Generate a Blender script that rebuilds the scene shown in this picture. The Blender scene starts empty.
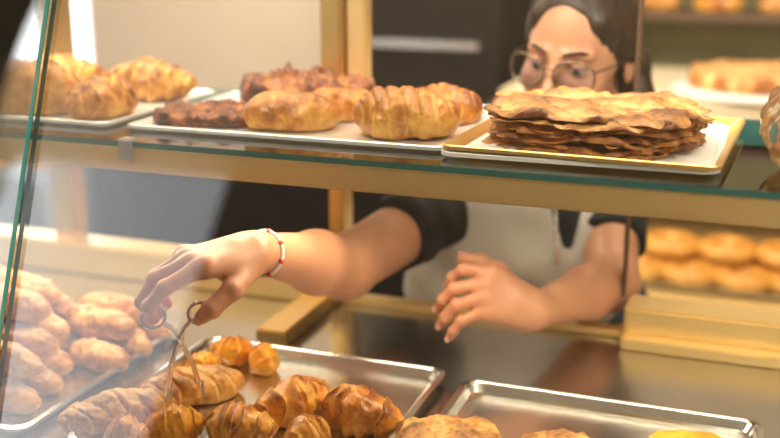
import bpy, bmesh, math, random
import numpy as np
from mathutils import Vector, Matrix, noise, Euler

SC=bpy.context.scene
COL=SC.collection
random.seed(4)

# ------------------------------------------------------------------ helpers
def link(o,parent=None):
    COL.objects.link(o)
    if parent: o.parent=parent
    return o
def empty(name,loc=(0,0,0)):
    e=bpy.data.objects.new(name,None); e.location=loc; e.empty_display_size=.05
    return link(e)
def mesh_obj(name,verts,faces,mat=None,parent=None,smooth=True,attr=None):
    me=bpy.data.meshes.new(name)
    me.from_pydata([tuple(map(float,v)) for v in verts],[],[tuple(map(int,f)) for f in faces]); me.update()
    if smooth: me.polygons.foreach_set("use_smooth",[True]*len(me.polygons))
    if attr is not None:
        a=me.attributes.new("bake",'FLOAT','POINT'); a.data.foreach_set("value",np.asarray(attr,dtype=np.float32))
    if mat: me.materials.append(mat)
    o=bpy.data.objects.new(name,me)
    return link(o,parent)
def box(name,x0,x1,y0,y1,z0,z1,mat,parent=None,bev=0.0,mats=None):
    bm=bmesh.new(); bmesh.ops.create_cube(bm,size=1)
    for v in bm.verts:
        v.co=Vector(((x0+x1)/2+v.co.x*(x1-x0),(y0+y1)/2+v.co.y*(y1-y0),(z0+z1)/2+v.co.z*(z1-z0)))
    if bev>0: bmesh.ops.bevel(bm,geom=bm.edges[:],offset=bev,segments=2,affect='EDGES')
    me=bpy.data.meshes.new(name); bm.to_mesh(me); bm.free()
    me.materials.append(mat)
    if mats:
        me.materials.append(mats[0])
        for p in me.polygons:
            if mats[1](p.normal): p.material_index=1
    return link(bpy.data.objects.new(name,me),parent)
def tube(name,pts,r,mat,parent=None,closed=False,radii=None,n=10):
    cu=bpy.data.curves.new(name,'CURVE'); cu.dimensions='3D'; cu.bevel_depth=r; cu.bevel_resolution=4; cu.use_fill_caps=True
    s=cu.splines.new('POLY'); s.points.add(len(pts)-1)
    for i,p in enumerate(pts):
        s.points[i].co=(*p,1)
        if radii: s.points[i].radius=radii[i]
    s.use_cyclic_u=closed
    cu.materials.append(mat)
    tmp=bpy.data.objects.new(name+"_c",cu); COL.objects.link(tmp)
    dg=bpy.context.evaluated_depsgraph_get()
    me=bpy.data.meshes.new_from_object(tmp.evaluated_get(dg))
    COL.objects.unlink(tmp); bpy.data.objects.remove(tmp)
    me.polygons.foreach_set("use_smooth",[True]*len(me.polygons))
    if not me.materials: me.materials.append(mat)
    return link(bpy.data.objects.new(name,me),parent)

# ------------------------------------------------------------------ materials
def newmat(name):
    m=bpy.data.materials.new(name); m.use_nodes=True
    nt=m.node_tree; return m,nt,nt.nodes['Principled BSDF']
def pmat(name,col,rough=.5,metal=0,nscale=0,namt=0,bump=0,bscale=60,coat=0,sss=0,emis=None,estr=0,spec=.5):
    m,nt,b=newmat(name); c=(*col,1)
    b.inputs['Base Color'].default_value=c; b.inputs['Roughness'].default_value=rough; b.inputs['Metallic'].default_value=metal
    b.inputs['Coat Weight'].default_value=coat; b.inputs['Specular IOR Level'].default_value=spec
    if emis: b.inputs['Emission Color'].default_value=(*emis,1); b.inputs['Emission Strength'].default_value=estr
    if namt:
        n=nt.nodes.new('ShaderNodeTexNoise'); n.inputs['Scale'].default_value=nscale; n.inputs['Detail'].default_value=4
        tc=nt.nodes.new('ShaderNodeTexCoord'); nt.links.new(tc.outputs['Object'],n.inputs['Vector'])
        mx=nt.nodes.new('ShaderNodeMix'); mx.data_type='RGBA'
        mx.inputs['A'].default_value=(*[v*(1-namt) for v in col],1); mx.inputs['B'].default_value=(*[min(1,v*(1+namt)) for v in col],1)
        nt.links.new(n.outputs['Fac'],mx.inputs['Factor']); nt.links.new(mx.outputs['Result'],b.inputs['Base Color'])
    if bump:
        n=nt.nodes.new('ShaderNodeTexNoise'); n.inputs['Scale'].default_value=bscale; n.inputs['Detail'].default_value=5
        tc=nt.nodes.new('ShaderNodeTexCoord'); nt.links.new(tc.outputs['Object'],n.inputs['Vector'])
        bp=nt.nodes.new('ShaderNodeBump'); bp.inputs['Strength'].default_value=bump; bp.inputs['Distance'].default_value=.002
        nt.links.new(n.outputs['Fac'],bp.inputs['Height']); nt.links.new(bp.outputs['Normal'],b.inputs['Normal'])
    return m
def glassmat(name,tint,refl=1.0,rough=0.0,ior=1.45,haze=0.0):
    m=bpy.data.materials.new(name); m.use_nodes=True; nt=m.node_tree; nt.nodes.clear()
    out=nt.nodes.new('ShaderNodeOutputMaterial'); tr=nt.nodes.new('ShaderNodeBsdfTransparent'); tr.inputs['Color'].default_value=(*tint,1)
    gl=nt.nodes.new('ShaderNodeBsdfGlossy'); gl.inputs['Roughness'].default_value=rough; gl.inputs['Color'].default_value=(refl,refl,refl,1)
    fr=nt.nodes.new('ShaderNodeFresnel'); fr.inputs['IOR'].default_value=ior
    mx=nt.nodes.new('ShaderNodeMixShader'); nt.links.new(fr.outputs[0],mx.inputs[0]); nt.links.new(tr.outputs[0],mx.inputs[1]); nt.links.new(gl.outputs[0],mx.inputs[2])
    last=mx
    if haze:
        df=nt.nodes.new('ShaderNodeBsdfDiffuse'); df.inputs['Color'].default_value=(.9,.9,.9,1)
        m2=nt.nodes.new('ShaderNodeMixShader')
        n=nt.nodes.new('ShaderNodeTexNoise'); n.inputs['Scale'].default_value=3; n.inputs['Detail'].default_value=5
        ml=nt.nodes.new('ShaderNodeMath'); ml.operation='MULTIPLY'; ml.inputs[1].default_value=haze*2
        nt.links.new(n.outputs['Fac'],ml.inputs[0]); nt.links.new(ml.outputs[0],m2.inputs[0])
        nt.links.new(mx.outputs[0],m2.inputs[1]); nt.links.new(df.outputs[0],m2.inputs[2]); last=m2
    nt.links.new(last.outputs[0],out.inputs['Surface'])
    return m
def pastry(name,light,mid,dark,rough=.4,coat=.25,sugar=0,nscale=55,bump=.6,bias=0.0,scol=(.84,.76,.58),namp=1.7):
    m,nt,b=newmat(name); N=nt.nodes; L=nt.links
    at=N.new('ShaderNodeAttribute'); at.attribute_name='bake'
    tc=N.new('ShaderNodeTexCoord')
    n1=N.new('ShaderNodeTexNoise'); n1.inputs['Scale'].default_value=nscale; n1.inputs['Detail'].default_value=7; n1.inputs['Roughness'].default_value=.7
    L.new(tc.outputs['Object'],n1.inputs['Vector'])
    a=N.new('ShaderNodeMath'); a.operation='MULTIPLY_ADD'; a.inputs[1].default_value=namp; a.inputs[2].default_value=-namp/2+bias
    L.new(n1.outputs['Fac'],a.inputs[0])
    s=N.new('ShaderNodeMath'); s.operation='ADD'; s.use_clamp=True; L.new(a.outputs[0],s.inputs[0]); L.new(at.outputs['Fac'],s.inputs[1])
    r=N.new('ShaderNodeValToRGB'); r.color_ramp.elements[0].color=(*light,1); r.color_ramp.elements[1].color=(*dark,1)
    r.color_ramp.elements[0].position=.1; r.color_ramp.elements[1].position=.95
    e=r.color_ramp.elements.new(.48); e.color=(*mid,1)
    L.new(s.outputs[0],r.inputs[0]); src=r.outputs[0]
    if sugar:
        g=N.new('ShaderNodeNewGeometry'); sx=N.new('ShaderNodeSeparateXYZ'); L.new(g.outputs['Normal'],sx.inputs[0])
        n2=N.new('ShaderNodeTexNoise'); n2.inputs['Scale'].default_value=75; n2.inputs['Detail'].default_value=9; n2.inputs['Roughness'].default_value=.85
        L.new(tc.outputs['Object'],n2.inputs['Vector'])
        ad=N.new('ShaderNodeMath'); ad.operation='MULTIPLY_ADD'; ad.inputs[1].default_value=.9; ad.inputs[2].default_value=-1.15
        L.new(sx.outputs['Z'],ad.inputs[0])
        n2m=N.new('ShaderNodeMath'); n2m.operation='MULTIPLY'; n2m.inputs[1].default_value=1.5; L.new(n2.outputs['Fac'],n2m.inputs[0])
        ad2=N.new('ShaderNodeMath'); ad2.operation='ADD'; L.new(ad.outputs[0],ad2.inputs[0]); L.new(n2m.outputs[0],ad2.inputs[1])
        mr=N.new('ShaderNodeMapRange'); mr.inputs['From Min'].default_value=.25; mr.inputs['From Max'].default_value=.75; mr.inputs['To Max'].default_value=sugar
        L.new(ad2.outputs[0],mr.inputs['Value'])
        mx=N.new('ShaderNodeMix'); mx.data_type='RGBA'; mx.inputs['B'].default_value=(*scol,1)
        L.new(mr.outputs[0],mx.inputs['Factor']); L.new(src,mx.inputs['A']); src=mx.outputs['Result']
    L.new(src,b.inputs['Base Color'])
    b.inputs['Roughness'].default_value=rough; b.inputs['Coat Weight'].default_value=coat; b.inputs['Coat Roughness'].default_value=.2
    b.inputs['Specular IOR Level'].default_value=.35
    bp=N.new('ShaderNodeBump'); bp.inputs['Strength'].default_value=bump; bp.inputs['Distance'].default_value=.005
    n3=N.new('ShaderNodeTexNoise'); n3.inputs['Scale'].default_value=100; n3.inputs['Detail'].default_value=7; n3.inputs['Roughness'].default_value=.6; L.new(tc.outputs['Object'],n3.inputs['Vector'])
    L.new(n3.outputs['Fac'],bp.inputs['Height']); L.new(bp.outputs['Normal'],b.inputs['Normal'])
    return m

M_brass=pmat("brass",(.80,.54,.20),.25,.85,30,.06)
M_brass_l=pmat("brass_satin",(.90,.66,.30),.33,.65,20,.05)
M_steel=pmat("stainless_steel",(.50,.48,.46),.22,1,6,.12)
M_tray=pmat("tray_steel",(.70,.69,.68),.24,1,14,.15,bump=.15,bscale=25)
M_chrome=pmat("chrome",(.92,.92,.93),.25,1)
M_glass=glassmat("clear_glass",(.97,.985,.98))
M_glassf=glassmat("front_glass",(.985,.99,.99),ior=1.55)
M_shelfg=glassmat("shelf_glass",(.92,.965,.955),ior=1.5)
M_teal=pmat("glass_edge_teal",(.03,.16,.15),.15,0,coat=.5)
M_white=pmat("white_paper",(.74,.72,.68),.6,bump=.3,bscale=40)
M_silver=pmat("silver_card",(.78,.76,.73),.35,.6,bump=.3,bscale=30)
M_goldcard=pmat("gold_cardboard",(.80,.52,.18),.3,.7)
M_cream=pmat("cream_counter",(.72,.60,.40),.4)
M_floor=pmat("floor_tile",(.30,.26,.22),.4,0,4,.15)
M_wall=pmat("wall_paint",(.36,.29,.22),.7,0,2,.1)
M_shopwall=pmat("shop_wall_paint",(.14,.105,.08),.8,0,2,.2)
M_dark=pmat("dark_cabinet",(.012,.010,.009),.85,spec=.15)
M_brown=pmat("brown_panel",(.10,.055,.035),.5,0,3,.3)
M_beige=pmat("beige_panel",(.56,.46,.36),.6,0,3,.1)
M_bluegrey=pmat("bluegrey_panel",(.24,.30,.36),.5,0,3,.1)
M_frame=pmat("grey_frame",(.30,.30,.31),.4)
P_crois=pastry("croissant_crust",(.92,.52,.10),(.72,.28,.03),(.27,.065,.007),coat=.6,rough=.35)
P_mini=pastry("brioche_crust",(.94,.52,.05),(.84,.34,.015),(.48,.13,.010),coat=.6,rough=.35,namp=1.2)
P_flaky=pastry("flaky_sugar_crust",(.80,.46,.14),(.54,.22,.04),(.18,.048,.008),rough=.4,coat=.45,sugar=.10,nscale=34,bump=1,namp=2.0)
P_roll=pastry("puff_roll_crust",(.82,.44,.09),(.56,.20,.025),(.19,.042,.006),coat=.5,bump=.7)
P_red=pastry("berry_pastry_crust",(.50,.19,.05),(.24,.062,.014),(.055,.013,.005),rough=.45,coat=.3,bump=1,namp=2.2)
P_sug=pastry("sugared_roll_crust",(.76,.42,.10),(.58,.26,.045),(.30,.10,.015),rough=.7,coat=0,sugar=.55,scol=(.92,.84,.64))
P_loaf=pastry("dusted_loaf_crust",(.82,.47,.13),(.58,.25,.04),(.20,.06,.010),rough=.5,coat=.2,sugar=.35,scol=(.90,.80,.60))
P_donut=pastry("donut_crust",(.90,.56,.17),(.72,.34,.06),(.38,.14,.025),rough=.4,coat=.35,namp=1.0)
P_tart=pastry("tart_top",(.80,.53,.22),(.62,.29,.07),(.34,.11,.02),rough=.5,coat=.2,sugar=.2)

# ------------------------------------------------------------------ pastry geometry
def nz(v,s,seed): return noise.fractal(Vector((v[0]*s+seed*7.3,v[1]*s+seed*3.1,v[2]*s-seed*5.7)),1.0,2.1,4)
def place(o,loc,rz=0,rx=0,ry=0):
    o.location=loc; o.rotation_euler=(rx,ry,rz); return o
def ringmesh(rings,closed_ends=True):
    n=len(rings[0]); V=[p for r in rings for p in r]; F=[]
    for i in range(len(rings)-1):
        for j in range(n):
            a=i*n+j;b=i*n+(j+1)%n; F.append((a,b,b+n,a+n))
    if closed_ends:
        F.append(tuple(range(n))[::-1]); F.append(tuple((len(rings)-1)*n+j for j in range(n)))
    return V,F
def croissant(name,L,R,bend,seed,mat,layers=7,loc=(0,0,0),rz=0,parent=None,ry=0,flat=.86):
    NR,NS=120,52; rings=[];bake=[]
    rc=L/2/math.sin(bend)
    for i in range(NR):
        t=-1+2*i/(NR-1)
        a=t*bend; cx=rc*math.sin(a); cy=rc*(1-math.cos(a)); dx,dy=math.cos(a),math.sin(a)
        env=max(0,1-abs(t)**2.1)**.7*.92+.08*(1-abs(t))
        ring=[]
        for j in range(NS):
            th=2*math.pi*j/NS
            wob=.42*noise.noise(Vector((math.cos(th)*1.6,math.sin(th)*1.6,seed+t*1.6)))
            uj=abs(t)*layers/2+.5+.28*math.sin(th*1+seed*1.7+(1.5 if t>0 else 0))+wob
            fj=uj-math.floor(uj)
            s=.84+.24*(1-fj)**1.1
            if fj<.06: s-= .24*(1-fj/.06)**2
            r=R*env*s
            lx=r*math.cos(th); lz=r*math.sin(th)*flat
            p=Vector((cx-dy*lx, cy+dx*lx, lz))
            k=nz(p,42,seed)*.17*R
            p+=Vector((-dy*math.cos(th),dx*math.cos(th),math.sin(th)))*k*env
            p.z=max(p.z,-R*flat*.62)
            p.z+=R*flat*.62
            ring.append(p)
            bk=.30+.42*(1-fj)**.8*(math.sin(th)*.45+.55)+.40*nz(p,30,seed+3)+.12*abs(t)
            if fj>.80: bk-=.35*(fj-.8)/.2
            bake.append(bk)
        rings.append(ring)
    V,F=ringmesh(rings); return place(mesh_obj(name,V,F,mat,parent,attr=bake),loc,rz,0,ry)
def roll(name,L,R,seed,mat,loc,rz=0,parent=None,flat=.75,amp=.1,bend=0,grooves=0,power=3.0,ry=0,freq=25,gd=.18,shear=.28,gw=2.6):
    NR,NS=110,48; rings=[];bake=[]
    for i in range(NR):
        t=-1+2*i/(NR-1); t=math.copysign(1-(1-abs(t))**1.25,t)
        env=max(0,1-abs(t)**power)**.5
        ring=[]
        for j in range(NS):
            th=2*math.pi*j/NS
            r=R*env; g=0
            if grooves:
                w=math.sin((t*grooves*.5+ shear*math.cos(th))*math.pi+seed+.5*noise.noise(Vector((t*3,th,seed))))
                g=-max(0,1-abs(w)*gw)
                r*=1+gd*g*max(0,math.sin(th)+.3)
            p=Vector((t*L/2, r*math.cos(th)+bend*(t*t-.3), r*math.sin(th)*flat))
            k=nz(p,freq,seed)*amp*R*1.8
            p+=Vector((0,math.cos(th),math.sin(th)))*k*env
            p.z=max(p.z,-R*flat*.6)+R*flat*.6
            ring.append(p)
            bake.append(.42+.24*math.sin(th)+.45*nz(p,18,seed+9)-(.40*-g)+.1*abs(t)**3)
        rings.append(ring)
    V,F=ringmesh(rings); return place(mesh_obj(name,V,F,mat,parent,attr=bake),loc,rz,0,ry)
def slab_geo(rx,ry,h,seed,power=4,amp=.006,freq=16,edge=.08,crown=0,NA=140,NRr=50,z0=0,irr=.05,rag=.03):
    V=[];bake=[];rings=[]
    prof=[]
    for i in range(NRr): prof.append((i/(NRr-1)*.985+.0001,1.0))
    for k in range(1,6): a=k/6*math.pi/2; prof.append((.985+.015*math.sin(a),math.cos(a)*.9+.05))
    prof.append((.97,0)); prof.append((.0001,0))
    for (r,zf) in prof:
        ring=[]
        for j in range(NA):
            th=2*math.pi*j/NA; c,s=math.cos(th),math.sin(th)
            q=(abs(c)**power+abs(s)**power)**(-1/power)
            q*=1+irr*noise.noise(Vector((c*1.6+seed,s*1.6,seed*2.)))*2+rag*noise.noise(Vector((c*7+seed,s*7,seed)))
            x=rx*r*q*c; y=ry*r*q*s
            n=nz((x,y,seed),freq,seed); n2=nz((x,y,0),freq*3,seed+5)
            ed=max(0,1-(1-r)/max(edge,.001)) if r<.985 else 1
            z=z0+ (h*(1-.35*ed*ed)+amp*(n+.4*n2)+crown*(1-r*r))*zf if zf>0 else z0+amp*.5*n*r
            ring.append((x,y,z)); bake.append(.42+.55*n+.35*n2+.30*ed*(zf>0))
        rings.append(ring)
    V,F=ringmesh(rings,False)
    return V,[f[::-1] for f in F],bake
def slab(name,rx,ry,h,seed,mat,loc,rz=0,parent=None,**k):
    V,F,b=slab_geo(rx,ry,h,seed,**k); return place(mesh_obj(name,V,F,mat,parent,attr=b),loc,rz)
def donut(name,R,r,seed,mat,loc,parent=None):
    NR,NS=40,18; V=[];b=[];F=[]
    for i in range(NR):
        a=2*math.pi*i/NR
        for j in range(NS):
            th=2*math.pi*j/NS; rr=r*(1+.06*noise.noise(Vector((a*2,th,seed))))
            V.append(((R+rr*math.cos(th))*math.cos(a),(R+rr*math.cos(th))*math.sin(a),r*.8+rr*.8*math.sin(th)))
            b.append(.35+.35*math.sin(th)+.2*noise.noise(Vector((a*3,th*2,seed))))
            F.append((i*NS+j,((i+1)%NR)*NS+j,((i+1)%NR)*NS+(j+1)%NS,i*NS+(j+1)%NS))
    return place(mesh_obj(name,V,F,mat,parent,attr=b),loc)
def tray(name,x0,x1,y0,y1,z,mat,h=.014,flare=.012,rim=.006,parent=None,cr=.02):
    def rr(ins,zz,n=6):
        pts=[]
        X0,X1,Y0,Y1=x0+ins,x1-ins,y0+ins,y1-ins; c=max(.003,cr-ins*.3)
        for (cx,cy,a0) in [(X1-c,Y1-c,0),(X0+c,Y1-c,90),(X0+c,Y0+c,180),(X1-c,Y0+c,270)]:
            for k in range(n+1):
                a=math.radians(a0+90*k/n); pts.append((cx+c*math.cos(a),cy+c*math.sin(a),zz))
        return pts
    rings=[rr(-.0,z+h-.004),rr(0,z+h),rr(rim,z+h+.001),rr(rim+.002,z+h-.001),rr(rim+flare*.6,z+.004),rr(rim+flare,z+.002),rr(rim+flare+.01,z+.0015)]
    n=len(rings[0]); V=[p for r in rings for p in r];F=[]
    for i in range(len(rings)-1):
        for j in range(n):
            a=i*n+j;b_=i*n+(j+1)%n; F.append((a,b_,b_+n,a+n))
    F.append(tuple((len(rings)-1)*n+j for j in range(n)))
    o=mesh_obj(name,V,F,mat,parent,smooth=False)
    so=o.modifiers.new("s",'SOLIDIFY'); so.thickness=.0012; so.offset=-1
    return o

# ------------------------------------------------------------------ surface nets (organic solids)
def surfnet(fn,lo,hi,h):
    lo=np.array(lo,float);hi=np.array(hi,float)
    ax=[np.arange(lo[i],hi[i]+h,h,dtype=np.float32) for i in range(3)]
    X,Y,Z=np.meshgrid(*ax,indexing='ij'); P=np.stack([X,Y,Z],-1)
    V=fn(P).astype(np.float32); S=V<0
    cs=[(i,j,k) for i in (0,1) for j in (0,1) for k in (0,1)]
    sh=[s-1 for s in V.shape]
    sub=lambda A,o:A[o[0]:o[0]+sh[0],o[1]:o[1]+sh[1],o[2]:o[2]+sh[2]]
    cnt=np.zeros(sh,np.int8)
    for c in cs: cnt+=sub(S,c)
    act=(cnt>0)&(cnt<8); I=np.argwhere(act); idx=-np.ones(sh,np.int64); idx[act]=np.arange(len(I))
    acc=np.zeros((len(I),3)); n=np.zeros(len(I))
    for a in cs:
        for d in range(3):
            if a[d]==0:
                b=list(a); b[d]=1
                va=V[I[:,0]+a[0],I[:,1]+a[1],I[:,2]+a[2]]; vb=V[I[:,0]+b[0],I[:,1]+b[1],I[:,2]+b[2]]
                m=(va<0)!=(vb<0); t=np.where(m,va/np.where(m,va-vb,1),0)
                p=np.tile(np.array(a,float),(len(I),1)); p[:,d]+=t
                acc+=p*m[:,None]; n+=m
    W=lo+(I+acc/n[:,None])*h
    F=[]
    for d in range(3):
        u=(d+1)%3;v=(d+2)%3
        sl0=[slice(None)]*3; sl1=[slice(None)]*3; sl0[d]=slice(0,-1); sl1[d]=slice(1,None)
        A=S[tuple(sl0)];B=S[tuple(sl1)]
        E=np.argwhere(A!=B); E=E[(E[:,u]>=1)&(E[:,v]>=1)&(E[:,u]<V.shape[u]-1)&(E[:,v]<V.shape[v]-1)]
        ins=A[E[:,0],E[:,1],E[:,2]]
        eu=np.zeros(3,int);eu[u]=1;ev=np.zeros(3,int);ev[v]=1
        g=lambda Q:idx[Q[:,0],Q[:,1],Q[:,2]]
        q=np.stack([g(E-eu-ev),g(E-ev),g(E),g(E-eu)],1); q[~ins]=q[~ins][:,::-1]; F.append(q)
    return W,np.concatenate(F)
def cone(P,a,b,ra,rb):
    a=np.array(a,np.float32);b=np.array(b,np.float32);ab=b-a
    t=np.clip(((P-a)@ab)/float(ab@ab),0,1)
    return np.linalg.norm(P-a-t[...,None]*ab,axis=-1)-(ra+t*(rb-ra))
def ell(P,c,r,Rm=None):
    q=P-np.array(c,np.float32)
    if Rm is not None: q=q@Rm
    r=np.array(r,np.float32); k0=np.linalg.norm(q/r,axis=-1); k1=np.linalg.norm(q/(r*r),axis=-1)
    return k0*(k0-1)/np.maximum(k1,1e-6)
def smin(a,b,k):
    h=np.clip(.5+.5*(b-a)/k,0,1); return b*(1-h)+a*h-k*h*(1-h)
def smax(a,b,k): return -smin(-a,-b,k)
def sdf_obj(name,fn,lo,hi,h,mat,parent=None,attrfn=None,smooth=2):
    W,F=surfnet(fn,lo,hi,h)
    o=mesh_obj(name,W,F,mat,parent,attr=(attrfn(W) if attrfn else None))
    if smooth:
        s=o.modifiers.new("sm",'SMOOTH'); s.iterations=smooth; s.factor=.5
    return o

# ================================================================== ROOM
box("floor",-3.6,2.6,-2.2,3.3,-.1,0,M_floor)
box("ceiling",-3.6,2.6,-2.2,3.3,2.8,2.9,M_cream)
box("wall_right",2.6,2.7,-2.2,3.3,0,2.8,M_wall)
box("wall_left",-3.7,-3.6,-2.2,3.3,0,2.8,M_wall)
box("wall_front",-2.4,2.6,-2.3,-2.2,0,2.8,M_shopwall)   # shop side, street opening on its left
wb=empty("wall_back")
box("wall_main",-2.12,2.6,3.2,3.3,0,2.8,M_wall,wb)
box("wall_below_window",-3.6,-2.12,3.2,3.3,0,.95,M_bluegrey,wb)
box("wall_above_window",-3.6,-2.12,3.2,3.3,2.3,2.8,M_wall,wb)
win=empty("window_1")
M_day=pmat("daylight_pane",(.9,.95,1),.4,emis=(.88,.94,1),estr=1.8)
box("pane",-3.6,-2.14,3.26,3.27,.95,2.3,M_day,win)
box("frame_right",-2.16,-2.06,3.14,3.2,.95,2.3,M_frame,win)
box("frame_bottom",-3.6,-2.06,3.12,3.2,.92,.97,M_frame,win)
box("frame_mullion",-2.86,-2.82,3.16,3.22,.97,2.3,M_frame,win)

# ================================================================== DISPLAY CASE
case=empty("display_case")
DZ=.94
box("deck",-1.75,.75,.86,1.47,DZ-.02,DZ,M_steel,case)
box("base_cabinet",-1.75,.75,.88,1.45,.08,DZ-.02,M_cream,case)
box("plinth",-1.72,.72,.92,1.42,0,.08,M_dark,case)
box("front_sill",-1.75,.75,.835,.872,DZ-.05,DZ+.012,M_brass,case,.003)
box("rear_track_opening",-.60,-.175,1.425,1.455,DZ,DZ+.010,M_brass_l,case,.002)
box("rear_rail_right",-.175,.75,1.41,1.47,DZ,DZ+.052,M_brass_l,case,.004)
box("rear_rail_right_step",-.175,.75,1.385,1.41,DZ,DZ+.016,M_brass_l,case,.002)
box("rear_rail_left",-1.75,-.60,1.41,1.47,DZ,DZ+.05,M_brass_l,case,.004)
box("cross_rail",-.645,-.60,1.235,1.41,DZ,DZ+.022,M_brass,case,.003)
box("rear_post_upper",-.632,-.598,1.44,1.48,1.25,1.62,M_brass,case,.004)
box("rear_post_upper_b",-.594,-.566,1.45,1.48,1.25,1.62,M_brass_l,case,.003)
box("rear_post_lower",-.622,-.598,1.44,1.48,DZ+.02,1.25,M_brass,case,.003)
box("rear_post_right",-.186,-.181,1.455,1.475,DZ+.05,1.62,M_brown,case,.001)
box("rear_post_left",-1.12,-1.08,1.44,1.48,DZ+.02,1.62,M_brass,case,.003)
box("top_frame_rear",-1.75,.75,1.43,1.48,1.62,1.65,M_brass,case,.003)
box("top_frame_front",-1.75,.75,1.10,1.13,1.62,1.65,M_brass,case,.003)
box("top_glass",-1.75,.75,1.13,1.43,1.635,1.643,M_glass,case)
SZ=1.243
edge=lambda n: abs(n.z)<.5
box("glass_shelf",-1.74,.74,1.09,1.50,SZ-.007,SZ,M_shelfg,case,mats=(M_teal,edge))
box("shelf_carrier_front",-1.74,.74,1.093,1.112,SZ-.038,SZ-.0075,M_brass_l,case,.002)
box("shelf_carrier_lip",-1.74,.74,1.112,1.135,SZ-.038,SZ-.034,M_brass,case)
box("shelf_carrier_rear",-1.74,.74,1.462,1.478,SZ-.035,SZ-.011,M_brass,case,.002)
box("shelf_clip",-.742,-.722,1.084,1.10,SZ-.022,SZ+.004,M_chrome,case,.002)
def pane(name,x0,x1):
    p0=Vector((0,.865,.952));p1=Vector((0,1.115,1.62)); d=(p1-p0).normalized(); n=Vector((0,-d.z,d.y))
    th=.008; V=[]
    for x in (x0,x1):
        for p in (p0,p1):
            for s in (0,th): q=p+n*s; V.append((x,q.y,q.z))
    F=[(0,2,3,1),(4,5,7,6),(0,1,5,4),(2,6,7,3),(0,4,6,2),(1,3,7,5)]
    o=mesh_obj(name,V,F,M_glassf,case,smooth=False); o.data.materials.append(M_teal)
    for p in o.data.polygons:
        if p.index in (0,1,2,3): p.material_index=1
    bm=bmesh.new(); bm.from_mesh(o.data); bmesh.ops.recalc_face_normals(bm,faces=bm.faces); bm.to_mesh(o.data); bm.free()
pane("front_glass_right",-.776,.74)
pane("front_glass_left",-1.74,-.785)
box("end_glass_left",-1.748,-1.742,.9,1.43,.95,1.62,M_glass,case)
box("end_glass_right",.742,.748,.9,1.43,.95,1.62,M_glass,case)

# ================================================================== TRAYS
tray("baking_tray",-.705,-.362,.885,1.212,DZ,M_tray)
tray("baking_tray",-.335,.015,.885,1.195,DZ,M_tray)
tray("baking_tray",-1.16,-.755,.885,1.235,DZ,M_tray)
TZ=DZ+.003
def board(name,x0,x1,y0,y1,mat,rz=0,h=.010):
    cx,cy=(x0+x1)/2,(y0+y1)/2
    o=tray(name,x0-cx,x1-cx,y0-cy,y1-cy,0,mat,h=h,flare=.02,rim=.002,cr=.012)
    o.location=(cx,cy,SZ+.001); o.rotation_euler=(0,0,rz); return o
board("silver_pastry_tray",-.775,-.355,1.150,1.445,M_silver,0,.006)
board("gold_cake_board",-.345,-.045,1.120,1.420,M_goldcard,-.04,.014)
o=tray("doily_paper",-.15,.15,-.14,.14,0,M_white,h=.004,flare=.01,rim=.001); o.location=(-.205,1.262,SZ+.0045); o.rotation_euler=(0,0,.02)
board("silver_pastry_tray",-1.30,-.80,1.15,1.44,M_silver,0,.006)

# ================================================================== UPPER SHELF PASTRIES
UZ=SZ+.004
slab("berry_pie",.072,.058,.014,2,P_red,(-.700,1.240,UZ),.1,amp=.008,freq=45,rag=.06)
slab("berry_pastry",.095,.050,.030,5,P_red,(-.625,1.385,UZ),.15,amp=.015,freq=42,crown=.014,rag=.06)
roll("bread_roll",.125,.034,3,P_roll,(-.575,1.222,UZ),.30,flat=.82,amp=.12,power=2.2)
roll("bread_roll",.105,.030,8,P_roll,(-.540,1.295,UZ),.6,flat=.88,amp=.12,power=2.2)
roll("puff_turnover",.132,.042,11,P_roll,(-.425,1.225,UZ),.05,flat=.85,amp=.15,grooves=7,power=2.5,shear=1.1,gw=2.8,gd=.16)
roll("puff_turnover",.115,.036,17,P_roll,(-.415,1.335,UZ),-.2,flat=.78,amp=.15,grooves=7,power=2.5,shear=1.1,gw=2.8,gd=.16)
st=empty("flaky_pastry_stack",(-.200,1.262,UZ+.002))
for i in range(7):
    V,F,b=slab_geo(.118-.006*(i%2),.108-.007*((i+1)%2),.0042,20+i,power=3.2,amp=.0085,freq=22,edge=.07,irr=.045,z0=0,rag=.13)
    V=[(x,y,z+.0034*math.sin(x*50+i+9*y)*math.cos(y*43+i*2-12*x)) for x,y,z in V]
    o=mesh_obj("flaky_sheet",V,F,P_flaky,st,attr=b); o.location=(random.uniform(-.007,.007),random.uniform(-.007,.007),.0066*i); o.rotation_euler=(random.uniform(-.025,.025),random.uniform(-.025,.025),random.uniform(-.14,.14))
roll("round_loaf",.145,.052,31,P_loaf,(-.965,1.215,UZ),.3,flat=.85,amp=.10,grooves=3,power=2.4,shear=.5)
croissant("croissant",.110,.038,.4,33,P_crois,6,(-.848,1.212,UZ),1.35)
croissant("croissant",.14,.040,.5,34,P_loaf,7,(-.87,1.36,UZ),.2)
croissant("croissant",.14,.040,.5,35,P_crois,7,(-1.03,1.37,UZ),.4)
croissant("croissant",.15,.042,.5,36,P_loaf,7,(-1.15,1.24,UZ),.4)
bag=empty("bagged_donuts",(.040,1.205,UZ-.003))
donut("donut",.030,.017,3,P_donut,(0,0,.002),bag); donut("donut",.030,.017,4,P_donut,(.005,.01,.032),bag); donut("donut",.028,.016,5,P_donut,(.0,.005,.06),bag)
M_plastic=glassmat("clear_plastic",(.96,.96,.96),ior=1.4,rough=.06,haze=.05)
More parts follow.
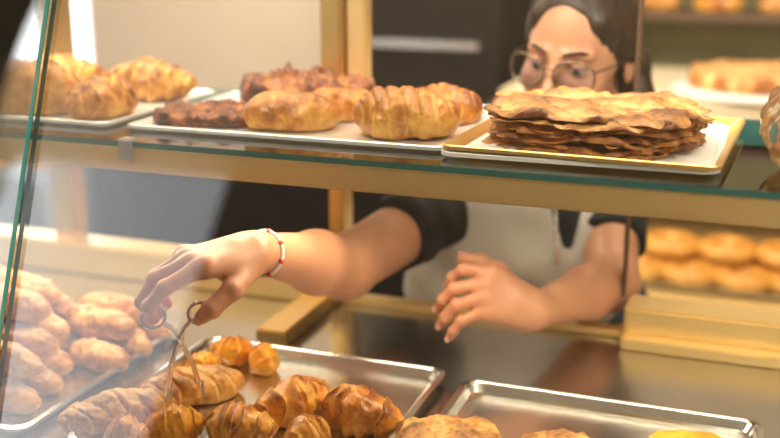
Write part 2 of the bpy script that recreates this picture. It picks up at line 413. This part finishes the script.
def bagf(P):
    n=np.sin(P[...,0]*160+3*np.sin(P[...,2]*60))*np.sin(P[...,2]*110+2*np.sin(P[...,1]*90))*.003
    d=smin(ell(P,(0,0,.048),(.060,.058,.055)),cone(P,(0,0,.09),(-.01,0,.125),.02,.012),.02)
    d=smin(d,cone(P,(-.01,0,.125),(-.02,0,.15),.006,.026),.008)
    return smax(d+n,-(P[...,2]-.0005),.004)
sdf_obj("plastic_wrap",bagf,(-.08,-.08,-.005),(.08,.08,.19),.003,M_plastic,bag,smooth=1)

# ================================================================== LOWER DECK PASTRIES
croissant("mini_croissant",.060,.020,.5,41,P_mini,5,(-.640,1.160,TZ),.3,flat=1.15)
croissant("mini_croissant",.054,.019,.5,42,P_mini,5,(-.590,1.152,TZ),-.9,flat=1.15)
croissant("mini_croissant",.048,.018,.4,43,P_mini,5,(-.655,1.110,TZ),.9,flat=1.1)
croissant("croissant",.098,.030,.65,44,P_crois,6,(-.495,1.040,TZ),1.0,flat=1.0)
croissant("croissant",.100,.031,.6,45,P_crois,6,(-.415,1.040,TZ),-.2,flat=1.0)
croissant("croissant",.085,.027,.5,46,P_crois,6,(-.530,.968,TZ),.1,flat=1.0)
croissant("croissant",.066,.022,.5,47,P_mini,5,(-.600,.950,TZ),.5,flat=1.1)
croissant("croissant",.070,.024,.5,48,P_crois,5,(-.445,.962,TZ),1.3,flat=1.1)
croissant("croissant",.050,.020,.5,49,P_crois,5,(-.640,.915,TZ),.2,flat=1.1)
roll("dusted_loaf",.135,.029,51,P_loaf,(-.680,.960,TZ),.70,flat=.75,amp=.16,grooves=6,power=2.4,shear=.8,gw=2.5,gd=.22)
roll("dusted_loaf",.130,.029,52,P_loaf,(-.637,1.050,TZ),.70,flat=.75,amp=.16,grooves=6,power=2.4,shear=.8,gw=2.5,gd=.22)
slab("sugared_biscuit",.062,.045,.024,61,P_flaky,(-.302,1.020,TZ),.1,amp=.007,freq=30,power=2.4,crown=.008)
slab("sugared_biscuit",.048,.040,.022,62,P_flaky,(-.182,1.030,TZ),.3,amp=.007,freq=30,power=2.2,crown=.008)
slab("sugared_biscuit",.044,.036,.022,63,P_mini,(-.060,1.085,TZ),.1,amp=.004,freq=22,power=2.2,crown=.008)
rolls=[(-.935,1.170,0,.195),(-.925,1.118,0,.195),(-.905,1.064,0,.195),(-.880,1.010,0,.19),(-.862,.955,0,.17),
       (-.940,1.145,.036,.19),(-.923,1.091,.036,.19),(-.900,1.036,.036,.19),(-.874,.980,.036,.18),
       (-.945,1.118,.072,.18),(-.920,1.062,.072,.18),
       (-.818,1.200,0,.125),(-.806,1.148,0,.12),(-.800,1.094,0,.10),(-.824,1.174,.034,.12),(-.812,1.121,.034,.115)]
for k,(x,y,zo,Lr) in enumerate(rolls):
    roll("sugared_roll",Lr,.0235,70+k,P_sug,(x,y,TZ+zo),random.uniform(-.20,-.10),flat=.88,amp=.14,power=2.8,freq=38)

# ================================================================== TONGS
tg=empty("serving_tongs")
LR=Vector((-.626,.961,1.078)); RR=Vector((-.584,.988,1.079))
side=(RR-LR).normalized(); mid=(LR+RR)/2; TIP=Vector((-.610,.990,.985))
for nm,c in(("ring_left",LR),("ring_right",RR)):
    tube(nm,[c+side*(.0125*math.cos(a))+Vector((0,0,1))*(.0125*math.sin(a)) for a in [2*math.pi*i/24 for i in range(24)]],.0022,M_chrome,tg,closed=True)
piv=mid*.55+TIP*.45+Vector((0,0,.01))
tube("arm_a",[LR+side*.010-Vector((0,0,.008)),LR*.5+piv*.5+side*.005,piv,piv*.5+TIP*.5+side*.012,TIP+side*.018],.0030,M_chrome,tg,radii=[1,1,1.1,1.1,1])
tube("arm_b",[RR-side*.010-Vector((0,0,.008)),RR*.5+piv*.5-side*.005,piv+Vector((0,-.004,0)),piv*.5+TIP*.5-side*.012,TIP-side*.018],.0030,M_chrome,tg,radii=[1,1,1.1,1.1,1])
tube("pivot_screw",[piv+Vector((0,-.009,0)),piv+Vector((0,.004,0))],.004,M_chrome,tg)
for s,nm in((1,"grip_a"),(-1,"grip_b")):
    c=TIP+side*.018*s
    box(nm,c.x-.003,c.x+.003,c.y-.005,c.y+.005,c.z-.014,c.z+.006,M_chrome,tg,.0015)

# ================================================================== WOMAN
wo=empty("woman",(0,0,0))
def skinmat():
    m,nt,b=newmat("skin"); N=nt.nodes;L=nt.links
    at=N.new('ShaderNodeAttribute'); at.attribute_name='bake'
    r=N.new('ShaderNodeValToRGB'); r.color_ramp.elements[0].color=(.60,.31,.18,1); r.color_ramp.elements[1].color=(.48,.10,.08,1)
    e=r.color_ramp.elements.new(.5); e.color=(.58,.23,.135,1)
    L.new(at.outputs['Fac'],r.inputs[0])
    n=N.new('ShaderNodeTexNoise'); n.inputs['Scale'].default_value=22; n.inputs['Detail'].default_value=4
    tc=N.new('ShaderNodeTexCoord'); L.new(tc.outputs['Object'],n.inputs['Vector'])
    mr=N.new('ShaderNodeMapRange'); mr.inputs['To Min'].default_value=.88; mr.inputs['To Max'].default_value=1.1; L.new(n.outputs['Fac'],mr.inputs['Value'])
    hs=N.new('ShaderNodeHueSaturation'); L.new(r.outputs[0],hs.inputs['Color']); L.new(mr.outputs[0],hs.inputs['Value']); L.new(hs.outputs[0],b.inputs['Base Color'])
    b.inputs['Roughness'].default_value=.42; b.inputs['Subsurface Weight'].default_value=.15; b.inputs['Subsurface Radius'].default_value=(1,.35,.2); b.inputs['Subsurface Scale'].default_value=.008
    n2=N.new('ShaderNodeTexNoise'); n2.inputs['Scale'].default_value=220; L.new(tc.outputs['Object'],n2.inputs['Vector'])
    bp=N.new('ShaderNodeBump'); bp.inputs['Strength'].default_value=.15; bp.inputs['Distance'].default_value=.001; L.new(n2.outputs['Fac'],bp.inputs['Height']); L.new(bp.outputs[0],b.inputs['Normal'])
    return m
def hairmat():
    m,nt,b=newmat("dark_hair"); N=nt.nodes;L=nt.links
    tc=N.new('ShaderNodeTexCoord'); mp=N.new('ShaderNodeMapping'); mp.inputs['Scale'].default_value=(90,170,9)
    L.new(tc.outputs['Object'],mp.inputs['Vector'])
    n=N.new('ShaderNodeTexNoise'); n.inputs['Scale'].default_value=1; n.inputs['Detail'].default_value=5; L.new(mp.outputs[0],n.inputs['Vector'])
    r=N.new('ShaderNodeValToRGB'); r.color_ramp.elements[0].color=(.006,.003,.002,1); r.color_ramp.elements[1].color=(.060,.028,.016,1)
    r.color_ramp.elements[0].position=.35; r.color_ramp.elements[1].position=.75
    L.new(n.outputs['Fac'],r.inputs[0]); L.new(r.outputs[0],b.inputs['Base Color'])
    b.inputs['Roughness'].default_value=.42
    bp=N.new('ShaderNodeBump'); bp.inputs['Strength'].default_value=.5; bp.inputs['Distance'].default_value=.002; L.new(n.outputs['Fac'],bp.inputs['Height']); L.new(bp.outputs[0],b.inputs['Normal'])
    return m
M_skin=skinmat(); M_hair=hairmat()
M_shirt=pmat("black_shirt",(.012,.012,.014),.75,bump=.3,bscale=90)
M_apron=pmat("grey_apron",(.56,.52,.48),.85,0,12,.08,bump=.5,bscale=120)
M_jean=pmat("dark_trousers",(.03,.035,.05),.8)
M_nail=pmat("fingernail",(.70,.40,.33),.25,coat=.4)

def U_(v): return v/np.linalg.norm(v)
def hand_arm(name,arm,palm,fingers,lo,hi,h,kb=.018,cut=None):
    def fn(P):
        base=None
        for (a,b,ra,rb) in arm:
            d=cone(P,a,b,ra,rb); base=d if base is None else smin(base,d,kb)
        for (a,b,ra,rb) in palm: base=smin(base,cone(P,a,b,ra,rb),.012)
        res=base
        for fg in fingers:
            pts,rs=fg; f=None
            for i in range(len(pts)-1):
                d=cone(P,pts[i],pts[i+1],rs[i],rs[i+1]); f=d if f is None else smin(f,d,.003)
            for i in (1,2): f=smin(f,ell(P,pts[i],(rs[i]*1.06,)*3),.003)      # knuckle swell
            res=np.minimum(res,smin(base,f,.007))
        return res
    def at(W):
        v=np.zeros(len(W))+.15
        for pts,rs in fingers:
            for q,w,s in ((pts[1],.25,.012),(pts[-1],.45,.012),(pts[0],.2,.014)):
                d=np.linalg.norm(W-np.array(q),axis=1); v+=w*np.exp(-(d/s)**2)
        return v
    o=sdf_obj(name,fn,lo,hi,h,M_skin,wo,at,smooth=1)
    bm=bmesh.new()
    for pts,rs in fingers:
        a,b,c=[np.array(q) for q in pts[-3:]]
        ax=U_(c-b); bend=U_(b-a)-ax*float(U_(b-a)@ax)
        if np.linalg.norm(bend)<.05: bend=np.array((0,-.3,1.0))-ax*float(np.array((0,-.3,1.0))@ax)
        up=U_(bend); sd=np.cross(ax,up)
        M=Matrix([[sd[0]*rs[-1]*.72,ax[0]*rs[-1]*.95,up[0]*rs[-1]*.30,0],[sd[1]*rs[-1]*.72,ax[1]*rs[-1]*.95,up[1]*rs[-1]*.30,0],[sd[2]*rs[-1]*.72,ax[2]*rs[-1]*.95,up[2]*rs[-1]*.30,0],[0,0,0,1]])
        cc=c+ax*rs[-1]*.25+up*rs[-1]*.80
        bmesh.ops.create_uvsphere(bm,u_segments=14,v_segments=8,radius=1,matrix=Matrix.Translation(Vector(cc))@M)
    me=bpy.data.meshes.new(name+"_nails"); bm.to_mesh(me); bm.free(); me.materials.append(M_nail); me.polygons.foreach_set("use_smooth",[True]*len(me.polygons)); link(bpy.data.objects.new(name+"_nails",me),wo)
    return o
V3=lambda *a:np.array(a,float)
SR=V3(-.49,1.53,1.063); ER=V3(-.529,1.278,1.050); WR=V3(-.555,1.069,1.129)
f=V3(-.445,-.89,.08); l=V3(.89,-.445,0)
arm=[(SR,ER,.048,.041),(ER,ER+(WR-ER)*.35,.040,.039),(ER+(WR-ER)*.35,WR,.038,.0225)]
pal=[(WR,WR+f*.03,.023,.021)]
mc={'i':WR+f*.088+l*.028,'m':WR+f*.090+l*.008,'r':WR+f*.085-l*.012,'p':WR+f*.076-l*.030}
for kx in mc: mc[kx]=mc[kx]+V3(0,0,.003)
for kx,sh in (('i',.014),('m',.004),('r',-.007),('p',-.016)):
    pal.append((WR+f*.012+l*sh,mc[kx]-V3(0,0,.004),.017,.0118 if kx!='p' else .0105))
pal.append((WR+f*.02+l*.012-V3(0,0,.008),WR+f*.05+l*.02-V3(0,0,.010),.015,.014))
fr=[.0100,.0086,.0078,.0070]
dx=.008
FR=[([mc['i'],V3(-.602+0,.950,1.119),V3(-.619,.943,1.098),V3(-.624,.954,1.080)],fr),
    ([mc['m'],V3(-.634+dx,.969,1.120),V3(-.651+dx,.966,1.093),V3(-.641+dx,.972,1.072)],fr),
    ([mc['r'],V3(-.648+dx,.993,1.114),V3(-.660+dx,.993,1.089),V3(-.648+dx,.995,1.069)],[x*.95 for x in fr]),
    ([mc['p'],V3(-.652+dx,1.016,1.109),V3(-.658+dx,1.016,1.090),V3(-.649+dx,1.015,1.074)],[x*.85 for x in fr]),
    ([WR+f*.022+l*.018-V3(0,0,.012),V3(-.545,.993,1.109),V3(-.560,.972,1.092),V3(-.577,.981,1.078)],[.015,.0115,.0102,.0085])]
hand_arm("right_arm",arm,pal,FR,(-.70,.90,.985),(-.42,1.58,1.185),.0021)
bc=WR+(ER-WR)*.08; axd=Vector((WR-ER)).normalized(); e1=axd.cross(Vector((0,0,1))).normalized(); e2=e1.cross(axd)
pts=[Vector(bc)+e1*(.0265*math.cos(a))+e2*(.0265*math.sin(a)) for a in [2*math.pi*i/30 for i in range(30)]]
M_red=pmat("red_bead",(.6,.06,.04),.35); M_wb=pmat("white_bead",(.85,.82,.78),.35)
tube("bracelet_cord",pts,.0024,M_wb,wo,closed=True)
bm=bmesh.new()
for i,p in enumerate(pts[::4]):
    bmesh.ops.create_icosphere(bm,subdivisions=2,radius=.0036,matrix=Matrix.Translation(p))
me=bpy.data.meshes.new("bracelet_beads");bm.to_mesh(me);bm.free();me.materials.append(M_red);link(bpy.data.objects.new("bracelet_beads",me),wo)
# her left arm (image right)
SL=V3(-.240,1.67,1.060); EL=V3(-.207,1.508,.990); WL=V3(-.275,1.300,1.012)
f2=V3(-.678,-.554,.483);f2/=np.linalg.norm(f2); l2=V3(.187,.505,.842); q2=V3(-.71,.66,-.239); zz=V3(0,0,1)
arm=[(SL,EL,.046,.038),(EL,EL+(WL-EL)*.35,.037,.036),(EL+(WL-EL)*.35,WL,.036,.0225)]
pal=[(WL,WL+f2*.03,.0225,.020)]
m2={'i':WL+f2*.078+l2*.024,'m':WL+f2*.082+l2*.006,'r':WL+f2*.077-l2*.011,'p':WL+f2*.070-l2*.028}
for kx,sh in (('i',.012),('m',.004),('r',-.007),('p',-.015)): pal.append((WL+f2*.012+l2*sh,m2[kx],.0155,.011))
d1=U_(f2*.85+q2*.30-zz*.55); d2=U_(f2*.35+q2*.45-zz*.75); d3=U_(f2*.0+q2*.7-zz*.7)
FL=[]
for kx,sc in (('i',1.0),('m',1.08),('r',1.0),('p',.82)):
    m=m2[kx]; sp={'i':.30,'m':.08,'r':-.06,'p':-.20}[kx]
    a=m+U_(d1+l2*sp)*.037*sc; b=a+U_(d2+l2*sp)*.023*sc; c=b+d3*.018*sc
    FL.append(([m,a,b,c],[x*(.94 if kx!='p' else .82) for x in fr]))
t0=WL+f2*.025+l2*.014+q2*.008; t1=t0+U_(f2*.6+l2*.45+q2*.5)*.040; t2=t1+U_(f2*.9+l2*.1+q2*.4)*.028; t3=t2+U_(f2*.9+q2*.5-l2*.2)*.022
FL.append(([t0,t1,t2,t3],[.014,.0112,.010,.0083]))
hand_arm("left_arm",arm,pal,FL,(-.45,1.12,.925),(-.11,1.73,1.15),.0022)

def torso(P):
    d=ell(P,(-.345,1.66,1.00),(.150,.105,.15))
    d=smin(d,cone(P,(-.345,1.68,1.02),(-.335,1.80,.80),.10,.125),.06)
    d=smin(d,cone(P,(-.465,1.585,1.055),(-.235,1.68,1.055),.052,.052),.05)
    d=smin(d,cone(P,(-.33,1.68,1.06),(-.305,1.715,1.125),.075,.050),.05)
    for c in ((-.395,1.585,.985),(-.290,1.61,.985)): d=smin(d,ell(P,c,(.055,.05,.055)),.04)
    return d
def shirt(P):
    d=torso(P)
    for (S,E,t,ra,rb) in ((SR,ER,.46,.058,.054),(SL,EL,.50,.056,.050)):
        H=S+(E-S)*t; n=U_(E-S)
        s=cone(P,S,E,ra,rb); s=np.maximum(s,(P-H.astype(np.float32))@n.astype(np.float32))
        d=smin(d,s,.015)
    fold=.0025*np.sin(P[...,0]*70+P[...,2]*50+3*np.sin(P[...,1]*30))
    d=d+fold
    top=(P[...,2]-1.135)
    return np.maximum(d,top)
sdf_obj("shirt",shirt,(-.60,1.33,.74),(-.06,1.95,1.16),.006,M_shirt,wo,smooth=2)
def apron(P):
    x=P[...,0];y=P[...,1];z=P[...,2]
    d=smin(torso(P)-.009,ell(P,(-.43,1.63,.93),(.135,.095,.135)),.03)+.003*np.sin(x*55+z*28+2*np.sin(z*20))
    s=(x+.345)*.93+(y-1.62)*.37
    side=np.where(z>1.03,np.abs(s)-.155,np.abs(s+.03)-.190)
    cutneck=np.minimum((.006+(z-1.02)*.28)-np.abs(s-.035),z-1.02)
    back=(y-1.70+.35*(x+.34))*.9
    r=smax(side,cutneck,.006); r=np.maximum(r,back)
    return smax(d,r,.004)
sdf_obj("apron",apron,(-.62,1.40,.60),(-.10,1.78,1.14),.005,M_apron,wo,smooth=2)
def surf_y(x,z,off):
    ys=np.arange(1.40,1.75,.001); P=np.stack([np.full_like(ys,x),ys,np.full_like(ys,z)],-1).astype(np.float32)
    v=torso(P)-off; return float(ys[np.argmax(v<0)])
zpts=[(-.302+.002*i,surf_y(-.302+.002*i,z,.010)-.003,z) for i,z in enumerate((1.085,1.07,1.055,1.04,1.025))]
tube("zipper",zpts,.0022,M_chrome,wo)
e_=zpts[-1]; tube("zip_pull",[(e_[0],e_[1]-.004,e_[2]),(e_[0]+.001,e_[1]-.006,e_[2]-.022)],.0038,M_chrome,wo)
def legs(P):
    d=ell(P,(-.335,1.80,.82),(.165,.12,.13))
    for sx in(-.085,.085):
        d=smin(d,cone(P,(-.335+sx,1.80,.78),(-.335+sx*1.1,1.78,.45),.085,.058),.03)
        d=smin(d,cone(P,(-.335+sx*1.1,1.78,.45),(-.335+sx*1.1,1.83,.09),.056,.045),.02)
    return d
sdf_obj("trousers",legs,(-.56,1.62,.02),(-.10,1.99,1.0),.010,M_jean,wo)
def shoes(P):
    d=None
    for sx in(-.094,.094):
        e=smin(cone(P,(-.335+sx,1.85,.045),(-.335+sx*1.15,1.70,.035),.045,.036),cone(P,(-.335+sx,1.83,.05),(-.335+sx,1.83,.1),.045,.04),.02)
        d=e if d is None else np.minimum(d,e)
    return np.maximum(d,-(P[...,2]-.001))
sdf_obj("shoes",shoes,(-.52,1.62,-.01),(-.16,1.94,.16),.008,M_dark,wo)

# head
hd=bpy.data.objects.new("head",None); link(hd,wo); hd.location=(-.290,1.622,1.309)
hd.rotation_euler=(Matrix.Rotation(math.radians(-12),3,'Z')@Matrix.Rotation(math.radians(9),3,'X')@Matrix.Rotation(math.radians(6),3,'Y')).to_euler()
def headf(P):
    d=ell(P,(0,.012,.032),(.074,.095,.080))
    d=smin(d,ell(P,(0,-.032,-.012),(.061,.058,.078)),.02)
    d=smin(d,ell(P,(0,-.036,-.066),(.048,.050,.044)),.025)
    d=smin(d,ell(P,(0,-.075,-.098),(.018,.016,.014)),.02)
    for s in(-1,1):
        d=smin(d,ell(P,(s*.040,-.062,-.030),(.022,.020,.022)),.02)
        d=smax(d,-ell(P,(s*.031,-.094,.001),(.017,.014,.011)),.012)
        d=smin(d,cone(P,(s*.012,-.087,.020),(s*.046,-.074,.019),.006,.005),.010)
        d=smin(d,ell(P,(s*.010,-.103,-.037),(.0085,.010,.007)),.006)
        d=smin(d,ell(P,(s*.075,.014,-.010),(.006,.017,.030)),.006)
    d=smin(d,cone(P,(0,-.088,.010),(0,-.112,-.033),.0065,.0095),.010)
    d=smin(d,cone(P,(-.016,-.090,-.065),(0,-.0965,-.062),.004,.0065),.006)
    d=smin(d,cone(P,(.016,-.090,-.065),(0,-.0965,-.062),.004,.0065),.006)
    d=smin(d,cone(P,(-.012,-.091,-.071),(.012,-.091,-.071),.0065,.0065),.005)
    d=smax(d,-cone(P,(-.022,-.098,-.0672),(.022,-.098,-.0672),.0012,.0012),.003)
    d=smin(d,cone(P,(0,.025,-.06),(0,.060,-.185),.050,.055),.02)
    return d
def headat(W):
    v=np.zeros(len(W))+.12
    lip=np.exp(-((W[:,0]/.021)**4)-(((W[:,2]+.067)/.010)**4))*(W[:,1]<-.078); v+=.8*lip
    for s in(-1,1):
        v+=.22*np.exp(-(((W[:,0]-s*.042)/.02)**2)-(((W[:,2]+.035)/.018)**2))*(W[:,1]<-.03)
    v+=.15*np.exp(-np.sum((W-np.array([0,-.115,-.035]))**2,1)/.015**2)
    return v
sdf_obj("face",headf,(-.095,-.135,-.24),(.095,.15,.125),.0026,M_skin,hd,headat,smooth=1)
M_eye=pmat("eye_white",(.75,.72,.70),.2); M_iris=pmat("iris",(.05,.025,.012),.15,coat=1)
M_brow=pmat("eyebrow_hair",(.03,.016,.01),.7)
for s in(-1,1):
    for nm,r,c,m in(("eyeball",.0120,(s*.031,-.0765,.001),M_eye),("iris",.0066,(s*.031,-.0830,-.0025),M_iris)):
        bm=bmesh.new(); bmesh.ops.create_uvsphere(bm,u_segments=20,v_segments=12,radius=r,matrix=Matrix.Translation(c)); me=bpy.data.meshes.new(nm); bm.to_mesh(me); bm.free(); me.materials.append(m); me.polygons.foreach_set("use_smooth",[True]*len(me.polygons)); link(bpy.data.objects.new(nm,me),hd)
    V=[];F=[];n1,n2_=14,8
    for i in range(n1+1):
        for j in range(n2_+1):
            th=math.pi*i/n1; ph=math.radians(10+ 88*j/n2_)
            V.append((s*.031+.0132*math.cos(th), -.0765-.0132*math.sin(th)*math.cos(ph), .001+.0132*math.sin(th)*math.sin(ph)))
    for i in range(n1):
        for j in range(n2_): a=i*(n2_+1)+j; F.append((a,a+1,a+n2_+2,a+n2_+1))
    mesh_obj("eyelid",V,F,M_skin,hd,attr=[.4]*len(V))
    tube("eyelash",[(s*.031+.0138*math.cos(t),-.0765-.0138*math.sin(t),.0034) for t in [math.pi*(.08+.84*i/10) for i in range(11)]],.0010,M_iris,hd)
    tube("eyebrow",[(s*x,y,z) for x,y,z in((.013,-.0935,.020),(.024,-.0925,.0245),(.036,-.086,.0265),(.048,-.074,.022))],.0028,M_brow,hd,radii=[.8,1,.9,.4])
def hairf(P):
    x,y,z=P[...,0],P[...,1],P[...,2]
    st=.0006*np.sin((y*1.0-z*.55)*330+4*np.sin(x*30))
    d=ell(P,(0,.020,.036),(.082,.100,.086))
    ax=np.abs(x)
    face=np.maximum(ell(P,(0,-.100,-.018),(.066,.080,.112)), (z-.090)+ax*.60-.004)
    d=smax(d,-face,.006)
    d=smax(d,-(z+.045+ .75*(y)),.01)
    part=cone(P,(0,-.09,.103),(0,.05,.127),.0030,.003)
    d=smax(d,-part,.008)
    for s in(-1,1):
        d=smin(d,cone(P,(s*.050,-.050,.062),(s*.076,.010,.010),.009,.011),.018)
        d=smin(d,cone(P,(s*.076,.010,.010),(s*.060,.085,-.030),.011,.020),.018)
    d=smin(d,ell(P,(0,.110,-.01),(.050,.040,.045)),.02)
    d=smin(d,cone(P,(.050,.085,-.03),(.092,.050,-.11),.026,.030),.02)
    d=smin(d,cone(P,(.092,.050,-.11),(.086,.01,-.22),.030,.016),.02)
    return d+st
sdf_obj("hair",hairf,(-.125,-.12,-.26),(.14,.17,.14),.0028,M_hair,hd,smooth=1)
gm=pmat("glasses_metal",(.26,.19,.13),.25,1)
M_lens=glassmat("lens_reflection_tint",(.78,.84,.98),ior=1.7)  # blue reflections on the lenses are put into this tint
gl=bpy.data.objects.new("eyeglasses",None); link(gl,hd)
for s in(-1,1):
    pts=[]
    for i in range(32):
        a=2*math.pi*i/32; c_,s_=math.cos(a),math.sin(a)
        x=.0285*math.copysign(abs(c_)**.8,c_); z=.0225*math.copysign(abs(s_)**.8,s_)
        X=s*.036+x; pts.append(Vector((X,-.112+.012*(abs(X)/.06)**2,-.004+z)))
    tube("rim",pts,.0016,gm,gl,closed=True)
    cpt=sum(pts,Vector())/32
    mesh_obj("lens",[cpt]+pts,[(0,i+1,(i+1)%32+1) for i in range(32)],M_lens,gl)
    tube("temple",[(s*.064,-.098,.006),(s*.074,-.06,.006),(s*.079,.01,.002),(s*.077,.03,-.015)],.0014,gm,gl)
tube("bridge",[(-.008,-.111,.002),(0,-.114,.006),(.008,-.111,.002)],.0014,gm,gl)

# ================================================================== BACKGROUND
rc=empty("rear_counter")
box("counter_body",-.66,1.4,2.55,3.0,0,.72,M_cream,rc)
box("lower_display_board",-.66,1.4,2.15,3.0,.72,.745,M_brass_l,rc)
box("lower_display_body",-.66,1.4,2.18,2.55,0,.72,M_bluegrey,rc)
box("upper_shelf",-.62,1.4,2.45,3.0,1.075,1.115,M_cream,rc)
box("upper_shelf_glass",-.62,1.4,2.44,2.46,1.02,1.075,M_teal,rc)
box("back_panel",-.66,1.4,2.98,3.0,.745,1.075,M_brown,rc)
box("side_panel",-.66,-.62,2.5,3.0,.745,1.075,M_brown,rc)
dt=empty("donut_tray")
tray("tray",-.30,.45,2.22,2.52,.746,M_tray,parent=dt)
for r in range(2):
    for c in range(7):
        donut("donut",.040,.026,r*9+c,P_donut,(-.26+c*.11+.03*r,2.29+.13*r,.750),dt)
for c in range(4):
    donut("donut",.040,.026,60+c,P_donut,(-.20+c*.12,2.35,.792),dt)
ck=empty("cake_plate",(-.06,2.62,1.116))
def disc(name,R,h,mat,loc,parent):
    V,F,b=slab_geo(R,R,h,9,power=2,amp=0,irr=0,NRr=6,NA=48,rag=0); o=mesh_obj(name,V,F,mat,parent); o.location=loc; return o
disc("plate",.19,.012,M_white,(0,0,0),ck)
V,F,b=slab_geo(.15,.15,.035,7,power=2,amp=.012,freq=20,irr=.02,crown=.01); o=mesh_obj("tart",V,F,P_tart,ck,attr=b); o.location=(0,0,.012)
ws=empty("bread_shelf_unit")
box("shelf_back",-.62,1.6,3.16,3.195,1.05,1.75,pmat("olive_panel",(.17,.15,.055),.5,0,6,.6),ws)
for zs in (1.245,1.42,1.58): box("shelf_board",-.62,1.6,2.95,3.16,zs,zs+.018,M_brown,ws)
random.seed(9)
for zz_ in (1.264,1.439):
    for i in range(9):
        roll("shelf_bread",.13,.045,200+i,(P_crois,P_tart,P_loaf,P_flaky)[random.randrange(4)],(-.50+i*.16,3.04,zz_),random.uniform(-.6,.6),flat=.8,parent=ws)
dc=empty("dark_cupboard")
box("body",-1.15,-.70,2.75,3.15,0,1.9,M_dark,dc)
box("light_streak_upper",-1.10,-.75,2.73,2.75,1.17,1.19,M_chrome,dc)  # chrome bar standing in for a shelf light streak
box("light_streak_lower",-1.10,-.75,2.73,2.75,1.02,1.035,M_chrome,dc)  # second bar, also imitates a light streak in the dark
bc_=empty("beige_cupboard")
box("body",-2.02,-1.17,2.85,3.15,.95,2.2,M_beige,bc_)
box("lower_body",-2.02,-1.17,2.80,3.15,0,.93,M_dark,bc_)
sh=empty("bread_rack")
box("rack_board",-3.2,-2.1,2.7,3.1,.70,.73,M_bluegrey,sh); box("rack_leg_a",-3.2,-3.16,2.7,3.1,0,.70,M_frame,sh); box("rack_leg_b",-2.14,-2.1,2.7,3.1,0,.70,M_frame,sh)
for i in range(5): roll("rack_bread",.26,.07,90+i,P_crois,(-2.95+.19*i,2.88,.73),1.4,flat=.8,parent=sh)

# ================================================================== LIGHTS
W=bpy.data.worlds.new("world"); SC.world=W; W.use_nodes=True
bg=W.node_tree.nodes['Background']; bg.inputs[0].default_value=(.95,.97,1,1); bg.inputs[1].default_value=1.2
def area(name,loc,target,sx,sy,e,col):
    L=bpy.data.lights.new(name,'AREA'); L.shape='RECTANGLE'; L.size=sx; L.size_y=sy; L.energy=e; L.color=col
    o=bpy.data.objects.new(name,L); o.location=loc; o.rotation_euler=(Vector(target)-Vector(loc)).to_track_quat('-Z','Y').to_euler(); link(o); return o
area("unseen_overhead_light",(.3,.5,2.7),(-.4,1.2,1.0),1.2,.6,32,(1,.90,.74))  # unseen lamp added overhead as soft fill from the front
area("unseen_overhead_light",(-.8,2.2,2.7),(-.8,2.3,0),2.4,.6,30,(1,.88,.70))
area("unseen_overhead_light",(-.9,.6,2.7),(-.5,1.2,1.0),1.4,.5,40,(1,.93,.80))  # unseen key lamp, added overhead clear of the glass reflections
area("added_front_fill",(1.7,-.5,2.1),(-.4,1.2,1.0),.8,.8,50,(1,.90,.74))  # lamp added at front right to brighten the case, no known fitting
area("added_case_fill",(-.5,1.28,1.61),(-.5,1.30,1.0),2.2,.06,3,(1,.85,.62))  # unseen lamp added below the case top to light the inside
area("added_deck_fill",(-.5,1.122,1.2035),(-.5,1.08,.94),2.2,.015,4.2,(1,.85,.58))  # lamp added under the shelf to brighten the lower deck

# ================================================================== CAMERA
cam=bpy.data.cameras.new("camera"); co=bpy.data.objects.new("camera",cam); link(co)
co.location=(0,0,1.5)
p=math.radians(15.5);t=math.radians(20)
Fv=Vector((-math.sin(t)*math.cos(p),math.cos(t)*math.cos(p),-math.sin(p)))
co.rotation_euler=Fv.to_track_quat('-Z','Y').to_euler()
cam.sensor_width=36; cam.lens=50; cam.clip_start=.02
cam.dof.use_dof=True; cam.dof.focus_distance=1.2; cam.dof.aperture_fstop=2.1
SC.camera=co
SC.view_settings.view_transform='Standard'
SC.view_settings.exposure=.62
